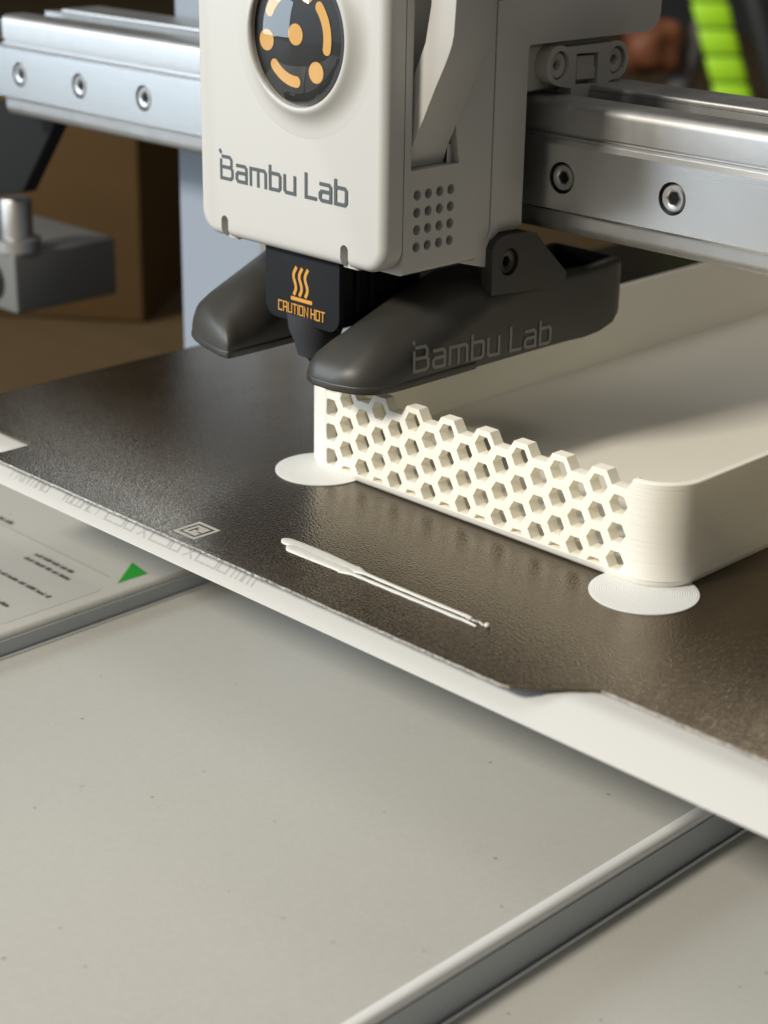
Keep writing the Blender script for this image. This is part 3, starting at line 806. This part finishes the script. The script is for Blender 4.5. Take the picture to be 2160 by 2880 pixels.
def f(bm):
    prof = [(7.0, 38), (6.6, 34), (5.2, 30.5), (4.4, 27.6), (2.2, 26.6), (1.0, 24.4), (0.5, 23.9)]
    lathe(bm, prof, (-5.5, 4.0, 0), 'z', 36, True, True)
simple('silicone_sock', 'sock', head, f, angle=35)

# part cooling duct: two bullet shaped wings
def wing(stations, n=8):
    """stations: (y, x_in, x_out, z_bottom, z_top, corner radius)"""
    rings = []
    for y, xa, xb, zb, zt, r in stations:
        r = min(r, (xb - xa) * 0.48, (zt - zb) * 0.8)
        lip = min(1.6, (zt - zb) * 0.3)
        hs = zt - r - (zb + lip)
        R = [(xa + 0.8, y, zb), (xa + 0.2, y, zb + 0.4), (xa, y, zb + lip), (xa, y, zb + lip + hs * 0.5), (xa, y, zb + lip + hs * 0.92)]
        for k in range(n + 1):
            t = math.radians(180 - 90 * k / n); R.append((xa + r + r * math.cos(t), y, zt - r + r * math.sin(t)))
        for k in range(n + 1):
            t = math.radians(90 - 90 * k / n); R.append((xb - r + r * math.cos(t), y, zt - r + r * math.sin(t)))
        R += [(xb, y, zb + lip + hs * 0.92), (xb, y, zb + lip + hs * 0.5), (xb, y, zb + lip), (xb - 0.2, y, zb + 0.4), (xb - 0.8, y, zb)]
        rings.append(R)
    bm = bmesh.new(); loft(bm, rings); return bm
RW = [(-12.3, 11.5, 17.5, 27.3, 29.0, 2), (-12.0, 10.0, 19.5, 27.1, 30.0, 3), (-11.0, 7.8, 22.6, 27, 31.8, 4.5), (-9.6, 6.3, 24.6, 27, 33.2, 6), (-7.5, 5.3, 26.4, 27, 34.6, 7),
      (-4.5, 5.0, 27.6, 27, 36.4, 8), (-1, 5, 28.0, 27, 38.2, 9), (6, 5, 28, 27, 41.0, 9.5), (15, 5, 28, 27, 44.2, 9), (25, 5, 28, 27, 46.5, 8), (30, 5, 28, 27, 47.0, 6), (46, 5, 28, 27, 46.5, 4), (60, 5, 28, 26.9, 45.2, 2),
      (66, 5, 28, 26.6, 45.0, 2), (72, 5, 28, 27.0, 45.4, 2), (77, 5, 28, 28.4, 45.8, 2), (79.3, 5, 27.6, 30.2, 45.4, 2), (80.2, 5.5, 27, 32.5, 44.6, 2)]
rw = finish('cooling_duct', wing(RW), 'duct', head, 50)
bm = bmesh.new(); box(bm, 7.5, 26.0, 46.5, 77.5, 35, 60); cut(rw, bm)   # hollow rear of the right wing
LW = [(-13.4, -21.0, -18.0, 27.2, 30.6, 1.2), (-12.9, -24.0, -17.6, 27, 32.4, 3), (-11.6, -29.5, -17.5, 27, 34.4, 5), (-9.8, -34.6, -17.5, 27, 35.9, 7), (-8.0, -38.0, -17.5, 27, 37.0, 8), (-6.0, -39.8, -17.5, 27, 38.2, 8.6), (-3.5, -40.2, -17.5, 27, 39.5, 9),
      (-1, -40.2, -17.5, 27, 40.8, 9.5), (6, -40.2, -17.5, 27, 44.0, 10), (14, -40.2, -17.5, 27, 47.4, 10), (20, -40.2, -17.5, 27, 50.2, 9), (27, -40.2, -17.5, 27, 52.0, 8), (45, -40.2, -17.5, 27, 52, 5), (75, -40.2, -17.5, 27, 50, 3)]
lw = finish('cooling_duct', wing(LW), 'duct', head, 50)
for st, par in ((RW, rw), (LW, lw)):           # lower rim, a hair wider than the wing above it
    g = 0.3
    q = [t for t in st if t[0] < 26]
    P = [(t[1] - g, t[0]) for t in q] + [(t[2] + g, t[0]) for t in q[::-1]]
    k = len(q); P[0] = (P[0][0], P[0][1] - g); P[-1] = (P[-1][0], P[-1][1] - g)
    def f(bm): extrude(bm, P, 'z', 26.9, 28.9)
    simple('duct_rim', 'duct', par, f, bev=0.5, seg=3, bang=60, angle=40)
def f(bm): extrude(bm, [(29.2, 44.0), (29.0, 55.0), (30.2, 56.8), (33.5, 57.9), (41.5, 57.7), (44.9, 56.7), (47.8, 53.6), (56.8, 45.2), (56.0, 42)], 'x', 24.8, 28.15, holes=[circle(35.2, 51.2, 3.3, 24)])
lug = simple('pivot_lug', 'duct', rw, f, angle=25)
screw_mesh('pivot_screw', 3.1, 1.3, 27.4, 24.9, 'dark_screw', rw, 35.2, 51.2, axis='x')
def f(bm):
    wd = text_width('Bambu Lab', 0.3); k = 5.6
    P0 = Vector((28.0, 3.5, 30.6)); du = Vector((0, 1, -0.047)).normalized()
    lettering(bm, 'Bambu Lab', k, 0.80, P0, du * (48.2 / (wd * k)), (0, -0.0, 1), (1, 0, 0), gap=0.3, thick=0.03)
simple('duct_lettering', 'duct_print', rw, f)
def f(bm): extrude(bm, [(46, 46.5), (57, 45.5), (60, 47.5), (56, 52), (50, 53.5)], 'x', 14, 18)
simple('duct_clip', 'greyblock', rw, f, bev=0.5)

# cable clip under the rear arm
cl = thing('cable_clip', (24, 63, 85), 'grey two screw cable clip under the rear arm of the print head', 'cable clip')
def f(bm):
    P = []
    for a in range(60, 245, 15): P.append((52.5 + 4.6 * math.cos(math.radians(a)), 95.0 + 4.6 * math.sin(math.radians(a))))
    P += [(52.6, 90.2), (57.0, 89.4), (57.3, 84.0), (68.7, 84.0), (69.0, 89.0), (72.2, 90.0)]
    for a in range(-70, 115, 15): P.append((74.0 + 4.6 * math.cos(math.radians(a)), 94.6 + 4.6 * math.sin(math.radians(a))))
    sq = [(58.6, 90.0), (66.8, 89.7), (66.8, 97.0), (58.6, 97.3)]
    extrude(bm, P, 'x', 22.5, 26.3, holes=[circle(52.5, 95.0, 3.4, 20), circle(74.0, 94.6, 3.4, 20), sq])
simple('clip_plate', 'clip', cl, f, angle=25)
def f(bm): extrude(bm, [(59.6, 91.0), (66.6, 90.8), (66.6, 93.6), (66.0, 93.6), (66.0, 96.4), (59.6, 96.6)], 'x', 22.0, 25.8)
simple('clip_tongue', 'clip', cl, f, bev=0.2, seg=1)
for y, z in ((52.5, 95.0), (74.0, 94.6)):
    screw_mesh('clip_screw', 3.1, 1.3, 25.6, 22.6, 'clip', cl, y, z, axis='x')
def f(bm): box(bm, 16, 22.4, 42, 76, 89, 99.8)
simple('clip_body', 'clip', cl, f, bev=1.0)

# ================================================================== COLUMN, BLOCK, BACKGROUND
col = thing('gantry_column', (-112, 100, -82), 'pale blue grey upright column behind the print head, left side', 'column')
def f(bm): extrude(bm, rrect(-153.6, 80, -70, 120, 2.5, 4), 'z', -82, 220)
simple('column_body', 'column', col, f, angle=30)
def f(bm): box(bm, -112, -96, 78.8, 80.5, 8, 32)
simple('column_pad', 'mid_grey', col, f, bev=0.8)

blk = thing('grey_block', (-240, 82, -18), 'dark grey block with a metal rod on top, below the left end of the rail', 'machine block')
def f(bm): extrude(bm, rrect(-290, -17.5, -222, 4.0, 1.2, 3), 'y', 61.5, 105)
simple('block_body', 'greyblock', blk, f, bev=0.8)
def f(bm): extrude(bm, circle(-236.5, -7.5, 7.0, 28), 'y', 60.9, 61.6)
simple('block_port', 'black', blk, f)
def f(bm): lathe(bm, [(2.8, -2), (3.4, -1.0), (3.4, 0), (1.6, 0.4)], (-236.5, 61.2, -7.5), 'y', 24, True, True)
simple('port_plug', 'steel', blk, f)
def f(bm): lathe(bm, [(8.2, 3.9), (8.2, 8.0), (7.0, 8.6), (5.6, 8.7), (5.6, 21.5), (5.2, 22.2), (0.01, 22.2)], (-229.0, 68, 0), 'z', 28)
simple('metal_rod', 'rod', blk, f, angle=40)

crate = thing('brown_crate', (-450, 300, -82), 'brown wooden crate on the table, blurred behind the grey block', 'crate')
# crate corner edge
ce = Vector((-368, 228))
def f(bm):
    d1 = Vector((-0.80, -0.60)); d2 = Vector((0.62, 0.78)).normalized() * 260
    a = ce; b = ce + d1 * 420; c = b + Vector((-d1.y, d1.x)) * -260; d = ce + Vector((-d1.y, d1.x)) * -260
    extrude(bm, [tuple(a), tuple(b), tuple(c), tuple(d)], 'z', -82, 30)
simple('crate_body', 'crate', crate, f, bev=2)
strap = thing('lime_strap', (-530, 950, -80), 'lime green segmented strap hanging upright in the dark, far right behind the rail', 'strap')
def f(bm):
    pass
p0, p1 = Vector((-522, 957.3, -92)), Vector((-571, 943, 50))
ax = (p1 - p0).normalized(); side = Vector((0.72, 0.69, 0)).normalized()
nrm = ax.cross(side).normalized()
segL = 22.0
for k in range(6):
    c = p0 + ax * (segL * (k + 0.5))
    R = []
    for (h, wv, tv) in ((-9.7, 14.2, 3.2), (-9.2, 14.9, 3.7), (0, 15.0, 4.0), (9.2, 14.9, 3.7), (9.7, 14.2, 3.2)):
        R.append([tuple(c + ax * h + side * (wv * math.cos(t)) + nrm * (tv * math.sin(t))) for t in [2 * math.pi * q / 16 for q in range(16)]])
    bm = bmesh.new(); loft(bm, R); finish('strap_segment', bm, 'green', strap, 50)
bm = bmesh.new()
R = []
for h in (0, 131):
    c = p0 + ax * h
    R.append([tuple(c + side * (12.5 * math.cos(t)) + nrm * (1.8 * math.sin(t))) for t in [2 * math.pi * q / 16 for q in range(16)]])
loft(bm, R); finish('strap_webbing', bm, 'green_dark', strap, 50)

def tube(name, a, b, r, material, label, cat):
    a, b = Vector(a), Vector(b); ax_ = (b - a).normalized(); s_ = ax_.orthogonal().normalized(); n2 = ax_.cross(s_)
    bm = bmesh.new()
    loft(bm, [[tuple(p + s_ * (rr * math.cos(t)) + n2 * (rr * math.sin(t))) for t in [2 * math.pi * q / 18 for q in range(18)]] for p, rr in ((a, r), (a + ax_ * 2, r * 1.15), (b, r))])
    o = finish(name, bm, material, None, 50, origin=tuple(a)); return tag(o, label, cat)
tube('leaning_pole', (-594, 935, -110), (-565, 962, 10), 9, 'pole', 'grey pole leaning beside the lime strap in the dark background', 'pole')
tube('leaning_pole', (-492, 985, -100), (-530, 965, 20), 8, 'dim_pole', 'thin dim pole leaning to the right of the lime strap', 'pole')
def f(bm):
    bmesh.ops.create_icosphere(bm, subdivisions=4, radius=1)
    for v in bm.verts:
        n = 1 + 0.18 * math.sin(v.co.x * 4 + 1) * math.cos(v.co.z * 3.3) + 0.10 * math.sin(v.co.y * 6)
        v.co = Vector((v.co.x * 26 * n, v.co.y * 24 * n, v.co.z * 24 * n)) + Vector((-592, 920, -24))
tag(simple('rust_pouch', 'rust', None, f, origin=(-592, 920, -40)), 'rust brown rounded pouch, blurred behind the grey cable clip', 'pouch')

for o in bpy.data.objects:
    if '_base' in o: del o['_base']
for m in bpy.data.materials:
    if '_' in m: del m['_']
